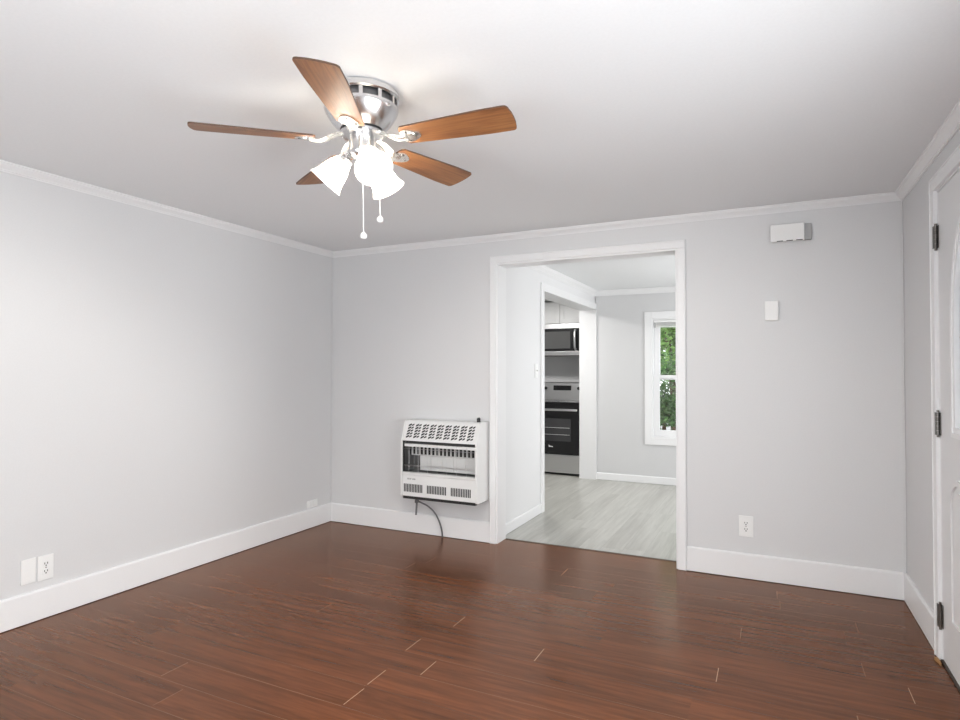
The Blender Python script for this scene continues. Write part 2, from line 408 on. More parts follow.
# casing of the wide opening: stepped boards + jamb lining
CL, CR = OL-.061, OR+.065
bm = bmesh.new()
box(bm, CL, OL-.012, -.018, -.0005, 0, OT+.012, bev=.003); box(bm, OR+.012, CR, -.018, -.0005, 0, OT+.012, bev=.003)
box(bm, CL, CR, -.018, -.0005, OT+.012, OT+.066, bev=.003)
box(bm, CL+.004, CL+.012, -.022, -.017, 0, OT+.062, bev=.002); box(bm, CR-.012, CR-.004, -.022, -.017, 0, OT+.062, bev=.002)
box(bm, CL+.004, CR-.004, -.022, -.017, OT+.054, OT+.062, bev=.002)
struct('trim_opening_casing', bm, M['white'])
bm = bmesh.new()
box(bm, OL-JB+.0005, OL, -.004, T+.004, .0, OT, bev=.002); box(bm, OR, OR+JB-.0005, -.004, T+.004, 0, OT, bev=.002); box(bm, OL-JB+.0005, OR+JB-.0005, -.004, T+.004, OT, OT+JB-.0005, bev=.002)
struct('trim_opening_jamb', bm, M['white'])
# kitchen opening casing (dining side)
bm = bmesh.new()
box(bm, PX1+.0005, PX1+.017, KY0-.07, KY0+.002, 0, KT+.07, bev=.003); box(bm, PX1+.0005, PX1+.017, KY0+.002, FD-.0005, KT-.002, KT+.07, bev=.003)
box(bm, PX1+.0005, PX1+.017, KY1-.002, FD-.0005, 0, KT-.002, bev=.003)
struct('trim_kitchen_casing', bm, M['white'])

# ------------------------------------------------------------------ windows
def window(name, axis, a0, a1, z0, z1, face, out, depth=T, detail=True):
    """axis 'x': opening spans x in a wall facing -out direction along y; axis 'y' spans y. face = room-side plane, out = +1/-1 direction outdoors"""
    def B(bm, a, b, d0, d1, za, zb, bev=.002):
        d = sorted((face+out*d0, face+out*d1))
        if axis == 'x': box(bm, a, b, d[0], d[1], za, zb, bev=bev)
        else: box(bm, d[0], d[1], a, b, za, zb, bev=bev)
    c = (a0+a1)/2
    r = structroot(name, (c, face, z0) if axis == 'x' else (face, c, z0))
    g = .0008; cw = .072
    bm = bmesh.new()
    B(bm, a0-cw, a0+.006, -.018, -g, z0-cw, z1+cw, .003); B(bm, a1-.006, a1+cw, -.018, -g, z0-cw, z1+cw, .003)
    B(bm, a0+.006, a1-.006, -.018, -g, z1-.006, z1+cw, .003); B(bm, a0+.006, a1-.006, -.018, -g, z0-cw, z0+.006, .003)
    obj('window_casing', bm, M['white'], r)
    bm = bmesh.new()
    B(bm, a0+g, a0+.022, 0, depth, z0+g, z1-g); B(bm, a1-.022, a1-g, 0, depth, z0+g, z1-g); B(bm, a0+.022, a1-.022, 0, depth, z1-.022, z1-g); B(bm, a0+.022, a1-.022, 0, depth, z0+g, z0+.022)
    obj('window_frame', bm, M['white'], r)
    i0, i1, b0, b1 = a0+.023, a1-.023, z0+.023, z1-.023; mid = (b0+b1)/2; st = .06
    for nm, za, zb, d0, d1, lo_r, hi_r in (('upper_sash', mid-.02, b1, .085, .120, .036, .055), ('lower_sash', b0, mid+.034, .045, .080, .07, .036)):
        bm = bmesh.new()
        B(bm, i0, i0+st, d0, d1, za, zb); B(bm, i1-st, i1, d0, d1, za, zb); B(bm, i0+st, i1-st, d0, d1, za, za+lo_r); B(bm, i0+st, i1-st, d0, d1, zb-hi_r, zb)
        s = obj(nm, bm, M['white'], r)
        bm = bmesh.new(); B(bm, i0+st-.004, i1-st+.004, (d0+d1)/2-.002, (d0+d1)/2+.002, za+lo_r-.004, zb-hi_r+.004, 0)
        obj('pane', bm, M['pane'], s)
    return r
window('window_1', 'x', GX0, GX1, GZ0, GZ1, FD, 1)
window('window_2', 'x', RX0, RX1, WZ0, WZ1, REAR, -1)
window('window_3', 'y', WY0, WY1, WZ0, WZ1, W, 1)
window('window_4', 'y', QY0, QY1, QZ0, QZ1, 4.05, 1)

# raised blind in window_1
b = thing('mini_blind', 'raised white mini blind stacked at the top of the dining room window', 'blind', ((GX0+GX1)/2, FD+.02, GZ1-.115))
obj('headrail', bx(GX0+.026, GX1-.026, FD+.006, FD+.040, GZ1-.052, GZ1-.024, bev=.003), M['plastic'], b)
bm = bmesh.new()
for k in range(9): box(bm, GX0+.03, GX1-.03, FD+.010, FD+.036, GZ1-.058-k*.0045, GZ1-.056-k*.0045)
obj('slat_stack', bm, M['plastic'], b)
obj('bottom_rail', bx(GX0+.03, GX1-.03, FD+.010, FD+.036, GZ1-.108, GZ1-.097, bev=.003), M['plastic'], b)
for x in (GX0+.033, (GX0+GX1)/2, GX1-.05): obj('ladder_tape', bx(x, x+.016, FD+.0075, FD+.0095, GZ1-.110, GZ1-.05), M['greyplastic'], b)

# ------------------------------------------------------------------ front door (right wall)
d = structroot('door_1', (W, (DY0+DY1)/2, 0), 'white front door with arched leaded glass in right wall')
DX = W-.003                                 # room face of the leaf
bm = bmesh.new()
for y0, y1, z1 in ((DY1+.012, DY1+.078, DT+.012), (DY0-.078, DY0-.012, DT+.012)): box(bm, W-.018, W-.0006, y0, y1, 0, z1, bev=.003)
box(bm, W-.018, W-.0006, DY0-.078, DY1+.078, DT+.012, DT+.078, bev=.003)
box(bm, W-.022, W-.017, DY1+.066, DY1+.074, 0, DT+.074, bev=.002); box(bm, W-.022, W-.017, DY0-.074, DY1+.074, DT+.066, DT+.074, bev=.002)
obj('door_casing', bm, M['white'], d)
bm = bmesh.new()
box(bm, W-.003, W+T, DY1+.003, DY1+JB-.0006, 0, DT+JB-.0006, bev=.001); box(bm, W-.003, W+T, DY0-JB+.0006, DY0-.003, 0, DT+JB-.0006, bev=.001)
box(bm, W-.003, W+T, DY0-.003, DY1+.003, DT+.003, DT+JB-.0006, bev=.001)
box(bm, W+.046, W+.06, DY1-.012, DY1+.003, 0, DT, bev=.001); box(bm, W+.046, W+.06, DY0-.003, DY0+.012, 0, DT, bev=.001)
obj('door_jamb', bm, M['white'], d)
DYC = (DY0+DY1)/2; LW = .215                # arched light
Z0L, Z1L, ZAP = 1.035, 1.46, 1.885
def arch(hw, z0, zs, za, n=24):
    p = [(-hw, z0), (hw, z0)]
    for i in range(n+1):
        a = PI*i/n; p.append((hw*math.cos(a), zs+(za-zs)*math.sin(a)))
    return p
def ring(bm, outer, inner, x0, x1, yc):
    n = len(outer)
    O0 = [bm.verts.new((x0, yc+y, z)) for y, z in outer]; I0 = [bm.verts.new((x0, yc+y, z)) for y, z in inner]
    O1 = [bm.verts.new((x1, yc+y, z)) for y, z in outer]; I1 = [bm.verts.new((x1, yc+y, z)) for y, z in inner]
    for i in range(n):
        j = (i+1) % n
        bm.faces.new((O0[i], O0[j], I0[j], I0[i])); bm.faces.new((O1[i], I1[i], I1[j], O1[j]))
        bm.faces.new((O0[i], O1[i], O1[j], O0[j])); bm.faces.new((I0[i], I0[j], I1[j], I1[i]))
bm = bmesh.new(); hole = arch(LW-.01, Z0L+.01, Z1L, ZAP-.01)
hwL = (DY1-DY0)/2-.003
def rect_match(pts, hw, z0, z1):            # project the arch outline onto the leaf's rectangle
    out = []; cz = (z0+z1)/2
    for y, z in pts:
        dy, dz = y, z-cz; s = min(hw/abs(dy) if dy else 9e9, ((z1-z0)/2)/abs(dz) if dz else 9e9); out.append((dy*s, cz+dz*s))
    return out
outer = rect_match(hole, hwL, .012, DT-.003)
outer[0] = (-hwL, .012); outer[1] = (hwL, .012)
k1 = max(range(2, len(outer)), key=lambda i: outer[i][0]+outer[i][1]); outer[k1] = (hwL, DT-.003)
k2 = max(range(2, len(outer)), key=lambda i: -outer[i][0]+outer[i][1]); outer[k2] = (-hwL, DT-.003)
ring(bm, outer, hole, DX, DX+.044, DYC)
leaf = obj('door_leaf', bm, M['doorwhite'], d)
bm = bmesh.new()
ring(bm, arch(LW+.022, Z0L-.022, Z1L, ZAP+.022), arch(LW+.004, Z0L-.004, Z1L, ZAP+.004), DX-.013, DX-.0004, DYC)
ring(bm, arch(LW+.006, Z0L-.006, Z1L, ZAP+.006), arch(LW-.018, Z0L+.018, Z1L, ZAP-.018), DX-.007, DX+.010, DYC)
obj('light_moulding', bm, M['white'], leaf)
bm = bmesh.new(); prism(bm, [(DX+.016, DYC+y, z) for y, z in arch(LW-.0115, Z0L+.0115, Z1L, ZAP-.0115)], (.008, 0, 0)); obj('glass', bm, M['doorglass'], leaf)
bm = bmesh.new()
for z in (1.20, 1.42, 1.62): 
    hw = LW-.02 if z < Z1L else (LW-.02)*math.sqrt(max(0, 1-((z-Z1L)/(ZAP-Z1L))**2))
    box(bm, DX+.0115, DX+.0155, DYC-hw, DYC+hw, z-.003, z+.003)
for y in (-.16, -.05, .05, .16):
    zt = Z1L+(ZAP-.03-Z1L)*math.sqrt(max(0, 1-(y/(LW-.01))**2)); box(bm, DX+.0115, DX+.0155, DYC+y-.003, DYC+y+.003, Z0L+.02, zt)
obj('glazing_came', bm, M['lead'], leaf)
for s in (-1, 1):                            # lower raised panels, arched tops
    pc = DYC+s*.175; hw = .125
    bm = bmesh.new(); ring(bm, [(y, z) for y, z in arch(hw, .22, .72, .84)], [(y, z) for y, z in arch(hw-.022, .242, .72, .818)], DX-.008, DX-.0004, pc)
    prism(bm, [(DX-.005, pc+y, z) for y, z in arch(hw-.045, .265, .71, .79)], (.0046, 0, 0))
    obj('raised_panel', bm, M['doorwhite'], leaf)
for z in (1.885, 1.05, .20):
    bm = bmesh.new()
    for k in range(5): cyl(bm, (DX-.009, DY1+.003, z-.05+k*.0202), (DX-.009, DY1+.003, z-.05+k*.0202+.019), .0068, 12)
    cyl(bm, (DX-.009, DY1+.003, z+.051), (DX-.009, DY1+.003, z+.060), .005, 10); cyl(bm, (DX-.009, DY1+.003, z-.060), (DX-.009, DY1+.003, z-.050), .005, 10)
    box(bm, DX-.0032, DX-.0012, DY1-.016, DY1-.002, z-.05, z+.05); box(bm, DX-.0175, DX-.0155, DY1+.006, DY1+.02, z-.05, z+.05)
    obj('hinge', bm, M['hinge'], d, smooth=True, ).__setitem__('label', 'tarnished dark metal hinge')
kn = bmesh.new(); lathe(kn, [(.0, .062), (.020, .060), (.027, .045), (.020, .028), (.011, .018), (.011, .006), (.03, .004), (.03, .0006)], Matrix.Translation((DX, DY0+.065, .95)) @ Matrix.Rotation(-PI/2, 4, 'Y'), 24)
obj('door_knob', kn, M['nickel'], leaf, smooth=True)
struct('trim_door_sill', bx(W-.012, W+T, DY0-.002, DY1+.002, .0005, .011, bev=.002), M['darkgap'])  # sill strip, shade of the gap under the door put into its colour
sp = bmesh.new(); prism(sp, [(W-.034, DY1+.012, .0005), (W-.020, DY1+.014, .0005), (W-.019, DY1-.045, .0005), (W-.024, DY1-.06, .0005), (W-.026, DY1-.03, .0005), (W-.031, DY1-.01, .0005)], (0, 0, .011))
obj_sp = rebase(obj('wood_splinter', sp, M['threshold'])); tag(obj_sp, 'bare splintered wood scrap at the foot of the front door casing', 'wood scrap')

# ------------------------------------------------------------------ wall plates
def plate(kind, wall, a, z, wd, ht, label, cat, name, group=None, horizontal=False):
    """wall: 'left' (x=0), 'back' (y=0), 'part' (x=PX1). a = centre along the wall"""
    if wall == 'back':   P = lambda u, dd, v: (a+u, -dd, z+v)
    elif wall == 'left': P = lambda u, dd, v: (dd, a+u, z+v)
    else:                P = lambda u, dd, v: (PX1+dd, a+u, z+v)
    def B(bm, u0, u1, d0, d1, v0, v1, bev=0):
        p, q = P(u0, d0, v0), P(u1, d1, v1); lo = [min(x, y) for x, y in zip(p, q)]; hi = [max(x, y) for x, y in zip(p, q)]
        box(bm, lo[0], hi[0], lo[1], hi[1], lo[2], hi[2], bev=bev)
    t = thing(name, label, cat, P(0, 0, -ht/2), group)
    bm = bmesh.new(); B(bm, -wd/2, wd/2, .0008, .007, -ht/2, ht/2, .0025); obj('cover_plate', bm, M['plastic'], t)
    if kind == 'outlet':
        for s in (-1, 1):
            cu, cv = (s*.0195, 0) if horizontal else (0, s*.0195)
            rv = bmesh.new()
            if horizontal: B(rv, cu-.014, cu+.014, .0072, .009, -.017, .017, .0008)
            else: B(rv, -.017, .017, .0072, .009, cv-.014, cv+.014, .0008)
            ro = obj('receptacle', rv, M['plastic'], t)
            sl = bmesh.new()
            if horizontal:
                B(sl, cu-.002, cu+.006, .0091, .0096, -.0085, -.0055); B(sl, cu-.002, cu+.006, .0091, .0096, .0055, .0085); B(sl, cu-.010, cu-.005, .0091, .0096, -.003, .003)
            else:
                B(sl, -.0085, -.0050, .0091, .0096, cv-.002, cv+.008); B(sl, .0050, .0085, .0091, .0096, cv-.002, cv+.008); B(sl, -.003, .003, .0091, .0096, cv-.011, cv-.005)
            obj('slot', sl, M['dark'], ro)
        sc = bmesh.new(); B(sc, -.003, .003, .0072, .0085, -.003, .003, .001); obj('screw', sc, M['nickel'], t)
    elif kind == 'switch':
        tg = bmesh.new(); B(tg, -.005, .005, .0072, .018, -.006, .012, .002); obj('toggle', tg, M['plastic'], t)
        for v in (-.03, .03): sc = bmesh.new(); B(sc, -.0025, .0025, .0072, .0082, v-.0025, v+.0025); obj('screw', sc, M['nickel'], t)
    elif kind == 'blank':
        for v in (-ht*.33, ht*.33): sc = bmesh.new(); B(sc, -.0025, .0025, .0072, .0080, v-.0025, v+.0025); obj('screw', sc, M['plastic'], t)
    elif kind == 'jack':
        for s in (-1, 1):
            jb = bmesh.new(); B(jb, s*.027-.018, s*.027+.018, .0072, .016, -.02, .02, .002); obj('jack_port', jb, M['plastic'], t)
    return t
plate('blank', 'left', -2.333, .262, .068, .124, 'smooth blank white wall plate left of the outlet near the left edge', 'wall plate', 'blank_plate')
plate('outlet', 'left', -2.252, .259, .076, .126, 'white duplex outlet low on left wall, beside the blank plate', 'outlet', 'duplex_outlet')
plate('jack', 'left', -.237, .193, .124, .058, 'small white sideways jack plate above the baseboard near the left corner', 'wall plate', 'jack_plate')
plate('outlet', 'back', 3.25, .322, .083, .128, 'white duplex outlet low on back wall right of the wide opening', 'outlet', 'duplex_outlet')
plate('switch', 'part', .945, 1.285, .075, .125, 'white light switch on the partition beside the kitchen opening', 'switch', 'light_switch')
t = thing('control_box', 'small white rectangular wall box below the chime, on the back wall', 'wall box', (3.40, 0, 1.592))
obj('back_plate', bx(3.362, 3.440, -.006, -.0008, 1.592, 1.715, bev=.002), M['plastic'], t)
obj('cover', bx(3.364, 3.438, -.026, -.0062, 1.594, 1.713, bev=.004), M['plastic'], t)
t = thing('door_chime', 'white door chime box with dark slots, high on back wall', 'door chime', (3.49, 0, 2.066))
obj('base', bx(3.42, 3.618, -.030, -.0008, 2.072, 2.168, bev=.002), M['greyplastic'], t)['label'] = 'grey block behind the white cover, reaching past its right side'  # grey block set further right than the cover
obj('cover', bx(3.398, 3.580, -.055, -.0305, 2.066, 2.171, bev=.004), M['plastic'], t)
for k in range(3):
    x = 3.432+k*.052; obj('slot', bx(x, x+.034, -.0562, -.0552, 2.0665, 2.0715), M['dark'], t)

# ------------------------------------------------------------------ gas wall heater
HX0, HX1, HZ0, HZ1, HDp, HS = .842, 1.492, .320, .905, .212, .755
h = thing('gas_heater', 'white gas wall heater with slotted top on back wall left of the opening', 'heater', ((HX0+HX1)/2, 0, HZ0))
side = [(-.0012, HZ0), (-.19, HZ0), (-HDp, HZ0+.012), (-HDp, HS), (-.158, HZ1-.012), (-.146, HZ1), (-.0012, HZ1)]
for x in (HX0, HX1-.016):
    bm = bmesh.new(); prism(bm, [(x, y, z) for y, z in side], (.016, 0, 0)); bmesh.ops.bevel(bm, geom=list(bm.edges), offset=.003, segments=2, affect='EDGES'); obj('side_panel', bm, M['enamel'], h)
X0, X1 = HX0+.0165, HX1-.0165
bm = bmesh.new(); prism(bm, [(X0, y, z) for y, z in ((-.206, HS-.004), (-.154, HZ1-.012), (-.143, HZ1-.003), (-.002, HZ1-.003), (-.002, HZ1-.018), (-.135, HZ1-.018), (-.142, HZ1-.024), (-.192, HS-.004))], (X1-X0, 0, 0))
top = obj('top_panel', bm, M['enamel'], h)
# slanted louvre groups in the sloping face
sd_ = (Vector((0, -.154, HZ1-.012))-Vector((0, -.206, HS-.004))); sl = sd_.length; sdn = sd_/sl; nn = Vector((0, -sdn.z, sdn.y))
org = Vector((0, -.206, HS-.004))
def SP(x, s, o): return Vector((x, 0, 0))+org+sdn*s+nn*o
ng = 9; gx0, gx1 = HX0+.034, HX1-.030; pitch = (gx1-gx0)/ng
for g in range(ng):
    bm = bmesh.new(); cx = gx0+pitch*(g+.5)
    for k in range(5):
        s0 = .022+k*.0225
        a = [(cx-.024, s0-.002), (cx+.001, s0+.010), (cx+.001, s0+.024), (cx-.024, s0+.012)]
        c = [(cx+.005, s0+.002), (cx+.024, s0+.011), (cx+.024, s0+.023), (cx+.005, s0+.014)]
        for q in (a, c): prism(bm, [SP(x+(s-.07)*.05, s, .0003) for x, s in q], nn*.0012)
    obj('louvre', bm, M['dark'], top)['label'] = 'dark slanted vent slots'
# front frame around the firebox
FZ0, FZ1 = .510, HS-.012
obj('lower_panel', bx(X0, X1, -.206, -.17, HZ0+.012, FZ0-.018, bev=.003), M['enamel'], h)
lip = bmesh.new(); prism(lip, [(X0, y, z) for y, z in ((-.206, FZ0-.0175), (-.214, FZ0-.012), (-.214, FZ0), (-.19, FZ0+.004), (-.19, FZ0-.0175))], (X1-X0, 0, 0)); obj('sill_lip', lip, M['enamel'], h)
obj('top_bar', bx(X0, X1, -.190, -.178, FZ1-.038, FZ1-.016, bev=.002), M['enamel'], h)
bm = bmesh.new(); box(bm, X0, X1, -.206, -.186, FZ1-.003, FZ1+.0065); box(bm, X0, X0+.007, -.204, -.19, FZ0+.006, FZ1-.003); obj('black_gasket', bm, M['dark'], h)
bm = bmesh.new(); box(bm, X0+.0005, X0+.004, -.188, -.05, FZ0, FZ1-.018); box(bm, X1-.004, X1-.0005, -.188, -.05, FZ0, FZ1-.018); box(bm, X0, X1, -.05, -.045, FZ0-.01, FZ1); box(bm, X0, X1, -.188, -.05, FZ0-.006, FZ0-.001); box(bm, X0, X1, -.175, -.05, FZ1-.016, FZ1-.012)
obj('firebox', bm, M['soot'], h)
pz0, pz1 = FZ0+.008, .630
for k in range(5):
    px0 = .955+k*.098; obj('ceramic_plaque', bx(px0, px0+.0965, -.110, -.088, pz0, pz1, bev=.002), M['ceramic'], h)
bm = bmesh.new(); box(bm, X0+.01, X1-.005, -.100, -.098, pz1+.001, FZ1-.018)
obj('burner_back', bm, M['dark'], h)
bm = bmesh.new()
for k in range(17):
    x = X0+.02+k*.034; box(bm, x, x+.011, -.112, -.1005, pz1+.0015, FZ1-.020, bev=.002)
    box(bm, x+.011, x+.034, -.110, -.1015, pz1+.002, pz1+.008)
obj('radiant_comb', bm, M['ceramic'], h)
bm = bmesh.new()
for z in (.560, .566, .690): tube(bm, [(X0+.004, -.193, z), (X1-.004, -.193, z)], .0016, 6)
for k in range(7): x = X0+.05+k*.082; tube(bm, [(x, -.195, FZ0+.002), (x, -.195, FZ1-.018)], .0013, 6)
obj('wire_guard', bm, M['steel'], h)
for g in range(3):                            # lower grilles
    gx = HX0+.030+g*.203; gr = bmesh.new()
    for k in range(12): box(gr, gx+k*.0140, gx+k*.0140+.0085, -.2075, -.2063, .365, .425)
    obj('lower_grille', gr, M['dark'], h)['label'] = 'dark vertical vent slots'
bm = bmesh.new()                              # two small grey words
for x0, n in ((HX0+.060, 6), (HX0+.103, 5)):
    for k in range(n): box(bm, x0+k*.0062, x0+k*.0062+.0022, -.2072, -.2063, .458, .469); box(bm, x0+k*.0062+.0022, x0+k*.0062+.0046, -.2072, -.2063, .458+.004*(k % 3), .461+.004*(k % 3))
obj('brand_lettering', bm, M['logo'], h)
obj('burner_tray', bx(X0, X1, -.200, -.02, HZ0-.010, HZ0+.010, bev=.003), M['rubber'], h)
obj('back_panel', bx(X0, X1, -.0115, -.0012, HZ0+.012, HZ1-.03), M['soot'], h)
kb = bmesh.new(); cyl(kb, (1.437, -.07, HZ1-.003), (1.437, -.07, HZ1+.024), .014, 20); box(kb, 1.434, 1.440, -.084, -.056, HZ1+.023, HZ1+.03)
obj('control_knob', kb, M['rubber'], h, smooth=True)
bm = bmesh.new(); cyl(bm, (.921, -.10, HZ0-.0105), (.921, -.10, .262), .011, 14); cyl(bm, (.921, -.10, .262), (.915, -.10, .168), .008, 14); cyl(bm, (.921, -.10, .285), (.921, -.10, .262), .016, 6)
obj('gas_valve', bm, M['hose'], h, smooth=True)
pts = smooth_pts([(.930, -.10, .275), (.97, -.098, .262), (1.02, -.09, .240), (1.07, -.075, .19), (1.098, -.055, .12), (1.108, -.036, .05), (1.109, -.030, .001)], 8)
hb = bmesh.new(); tube(hb, pts, .0062, 10); obj('gas_hose', hb, M['hose'], h, smooth=True)

# ------------------------------------------------------------------ kitchen: range, microwave, cabinet
RX, RX2, RF = .598, 1.314, 3.052
r = thing('kitchen_range', 'black and stainless electric range seen through the kitchen opening', 'range', ((RX+RX2)/2, 3.37, 0))
obj('body', bx(RX, RX2, RF+.012, 3.66, .012, .885, bev=.003), M['black'], r)
dr = obj('oven_door', bx(RX+.006, RX2-.012, RF-.018, RF+.0115, .262, .835, bev=.004), M['black'], r)
obj('oven_window', bx(RX+.12, RX2-.125, RF-.0195, RF-.0182, .42, .70), M['glassdark'], dr)
rk = bmesh.new()
for z in (.50, .585): tube(rk, [(RX+.135, RF-.0205, z), (RX2-.14, RF-.0205, z)], .002, 6)
obj('oven_rack', rk, M['steel'], dr)
hd = bmesh.new(); box(hd, RX+.03, RX2-.035, RF-.070, RF-.052, .795, .822, bev=.006); box(hd, RX+.04, RX+.065, RF-.053, RF-.0185, .798, .818); box(hd, RX2-.07, RX2-.045, RF-.053, RF-.0185, .798, .818)
obj('door_handle', hd, M['steel'], dr, smooth=True)
lg = bmesh.new(); prism(lg, [(.905+dx, RF-.0195, z) for dx, z in ((0, .372), (.012, .358), (.055, .352), (.055, .344), (.0, .344))], (0, .001, 0)); obj('brand_badge', lg, M['logolight'], dr)
obj('storage_drawer', bx(RX+.006, RX2-.018, RF-.016, RF+.0115, .030, .252, bev=.004), M['steel'], r)
obj('cooktop', bx(RX, RX2, RF-.012, 3.60, .8855, .903, bev=.003), M['black'], r)
for x, y, q in ((.76, 3.17, .09), (1.08, 3.17, .075), (.76, 3.43, .075), (1.08, 3.43, .09)):
    bt = bmesh.new(); lathe(bt, [(q, .9032), (q, .9042), (q-.008, .9042), (q-.008, .9032)], Matrix.Translation((x, y, 0)), 32)
    obj('burner_ring', bt, M['greyplastic'], r)
bp = bmesh.new(); prism(bp, [(RX, y, z) for y, z in ((3.602, .9035), (3.625, 1.125), (3.64, 1.138), (3.695, 1.138), (3.695, .9035))], (RX2-RX, 0, 0)); pan = obj('control_panel', bp, M['steel'], r)
def ony(z): return 3.602+(z-.9035)*(.023/.2215)
ds = bmesh.new(); prism(ds, [(x, ony(z)-.0006, z) for x, z in ((.768, 1.030), (1.014, 1.030), (1.014, 1.094), (.768, 1.094))], (0, -.002, 0)); obj('display', ds, M['black'], pan)
for x in (.585, .662, 1.122, 1.20):
    kk = bmesh.new(); cyl(kk, (x, ony(1.06)-.0006, 1.06), (x, ony(1.06)-.028, 1.058), .021, 20); obj('knob', kk, M['rubber'], pan, smooth=True)

m_ = thing('microwave', 'stainless over-the-range microwave with curved handle below the white cabinet', 'microwave', ((RX+RX2)/2, 3.5, 1.475))
MF = 3.302
obj('body', bx(RX+.002, RX2-.002, MF+.02, 3.695, 1.478, 1.895, bev=.003), M['greyplastic'], m_)
obj('vent_strip', bx(RX+.002, RX2-.002, MF, MF+.0195, 1.832, 1.895, bev=.003), M['steel'], m_)
obj('lower_strip', bx(RX+.002, RX2-.002, MF, MF+.0195, 1.487, 1.542, bev=.003), M['steel'], m_)
md = obj('door', bx(RX+.002, 1.205, MF-.002, MF+.0195, 1.5425, 1.8315, bev=.003), M['black'], m_)
obj('door_window', bx(RX+.04, 1.10, MF-.0035, MF-.0022, 1.575, 1.795), M['mwglass'], md)
hh = bmesh.new(); tube(hh, smooth_pts([(1.168, MF-.004, 1.565), (1.168, MF-.030, 1.59), (1.168, MF-.042, 1.686), (1.168, MF-.030, 1.785), (1.168, MF-.004, 1.81)], 6), .014, 12); obj('handle', hh, M['steel'], md, smooth=True)
obj('keypad_panel', bx(1.2065, RX2-.002, MF-.002, MF+.0195, 1.5425, 1.8315, bev=.003), M['black'], m_)
obj('bottom_grille', bx(RX+.002, RX2-.002, MF+.004, MF+.0195, 1.476, 1.4865), M['dark'], m_)

c = thing('upper_cabinet', 'white two-door shaker wall cabinet above the microwave', 'cabinet', ((RX+RX2)/2, 3.53, 1.90))
CF = 3.37
obj('carcass', bx(RX, RX2, CF+.021, 3.695, 1.903, 2.188, bev=.001), M['cabinet'], c)
for x0, x1 in ((RX+.002, .934), (.938, RX2-.002)):
    bm = bmesh.new(); z0, z1 = 1.905, 2.186; f = .055
    box(bm, x0, x0+f, CF, CF+.020, z0, z1, bev=.002); box(bm, x1-f, x1, CF, CF+.020, z0, z1, bev=.002); box(bm, x0+f, x1-f, CF, CF+.020, z0, z0+f, bev=.002); box(bm, x0+f, x1-f, CF, CF+.020, z1-f, z1, bev=.002)
    box(bm, x0+f, x1-f, CF+.009, CF+.020, z0+f, z1-f); obj('door', bm, M['cabinet'], c)
# added kitchen fill light and a fixture for it, unseen beyond the partition
k = thing('added_kitchen_light', 'added round white fixture for the kitchen fill light, out of view', 'ceiling light', (.7, 2.25, HD))
bm = bmesh.new(); lathe(bm, [(.16, HD-.001), (.16, HD-.02), (.15, HD-.03)], Matrix.Translation((.7, 2.25, 0)), 36, True, True); obj('base', bm, M['white'], k, smooth=True)
dl = bpy.data.lights.new('kitchen_fill', 'AREA'); dl.shape = 'DISK'; dl.size = .28; dl.energy = 25; dl.color = (1, .98, .95)
lo = bpy.data.objects.new('kitchen_fill', dl); COL.objects.link(lo); lo.location = (.7, 2.25, HD-.04)

# ------------------------------------------------------------------ ceiling fan
FX, FY, BZ, FR = W/2+.003, -2.312, 2.121, .582
A0 = .7354+PI
fan = thing('ceiling_fan', 'brushed nickel flush-mount ceiling fan with five oak blades and three lit shades', 'ceiling fan', (FX, FY, HC))
MT = Matrix.Translation((FX, FY, 0))
bm = bmesh.new(); lathe(bm, [(.0, HC-.0008), (.134, HC-.0008), (.138, HC-.004), (.138, HC-.022), (.131, HC-.027)], MT, 64)
obj('canopy', bm, M['nickel'], fan, smooth=True)
bm = bmesh.new(); lathe(bm, [(.118, HC-.024), (.118, HC-.058)], MT, 64); obj('vent_core', bm, M['nickel_dark'], fan, smooth=True)
for k in range(12):
    bm = bmesh.new(); a = 2*PI*k/12+.1
    q = [(r_*math.cos(a+da), r_*math.sin(a+da)) for r_, da in ((.117, -.05), (.1325, -.05), (.1325, .05), (.117, .05))]
    prism(bm, [(FX+x, FY+y, HC-.0275) for x, y in q], (0, 0, -.0285))
    obj('vent_rib', bm, M['nickel'], fan)
bm = bmesh.new(); lathe(bm, [(.116, HC-.0565), (.134, HC-.056), (.135, HC-.061), (.132, HC-.070), (.122, HC-.088), (.109, HC-.108), (.096, HC-.122), (.084, HC-.132), (.080, HC-.136), (.0, HC-.136)], MT, 64)
obj('motor_housing', bm, M['nickel'], fan, smooth=True)
for a in (2.0, 4.9, 6.15):
    bm = bmesh.new(); p = Vector((FX+math.cos(a)*.130, FY+math.sin(a)*.130, HC-.070)); dvec = Vector((math.cos(a), math.sin(a), 0)); cyl(bm, p, p+dvec*.014, .007, 12); obj('set_screw', bm, M['nickel'], fan, smooth=True)
bm = bmesh.new(); lathe(bm, [(.0, HC-.1365), (.072, HC-.1365), (.072, HC-.141), (.0, HC-.141)], MT, 48); obj('rotor_gap', bm, M['rubber'], fan, smooth=True)
bm = bmesh.new(); lathe(bm, [(.0, HC-.1415), (.076, HC-.1415), (.080, HC-.146), (.078, HC-.154), (.052, HC-.158), (.0, HC-.158)], MT, 48); obj('flywheel', bm, M['nickel'], fan, smooth=True)
bm = bmesh.new(); lathe(bm, [(.0, HC-.1585), (.046, HC-.1585), (.047, HC-.165), (.047, HC-.205), (.050, HC-.212), (.050, HC-.222), (.040, HC-.236), (.018, HC-.246), (.0, HC-.248)], MT, 40); obj('switch_housing', bm, M['nickel'], fan, smooth=True)
PITCHB = math.radians(12)
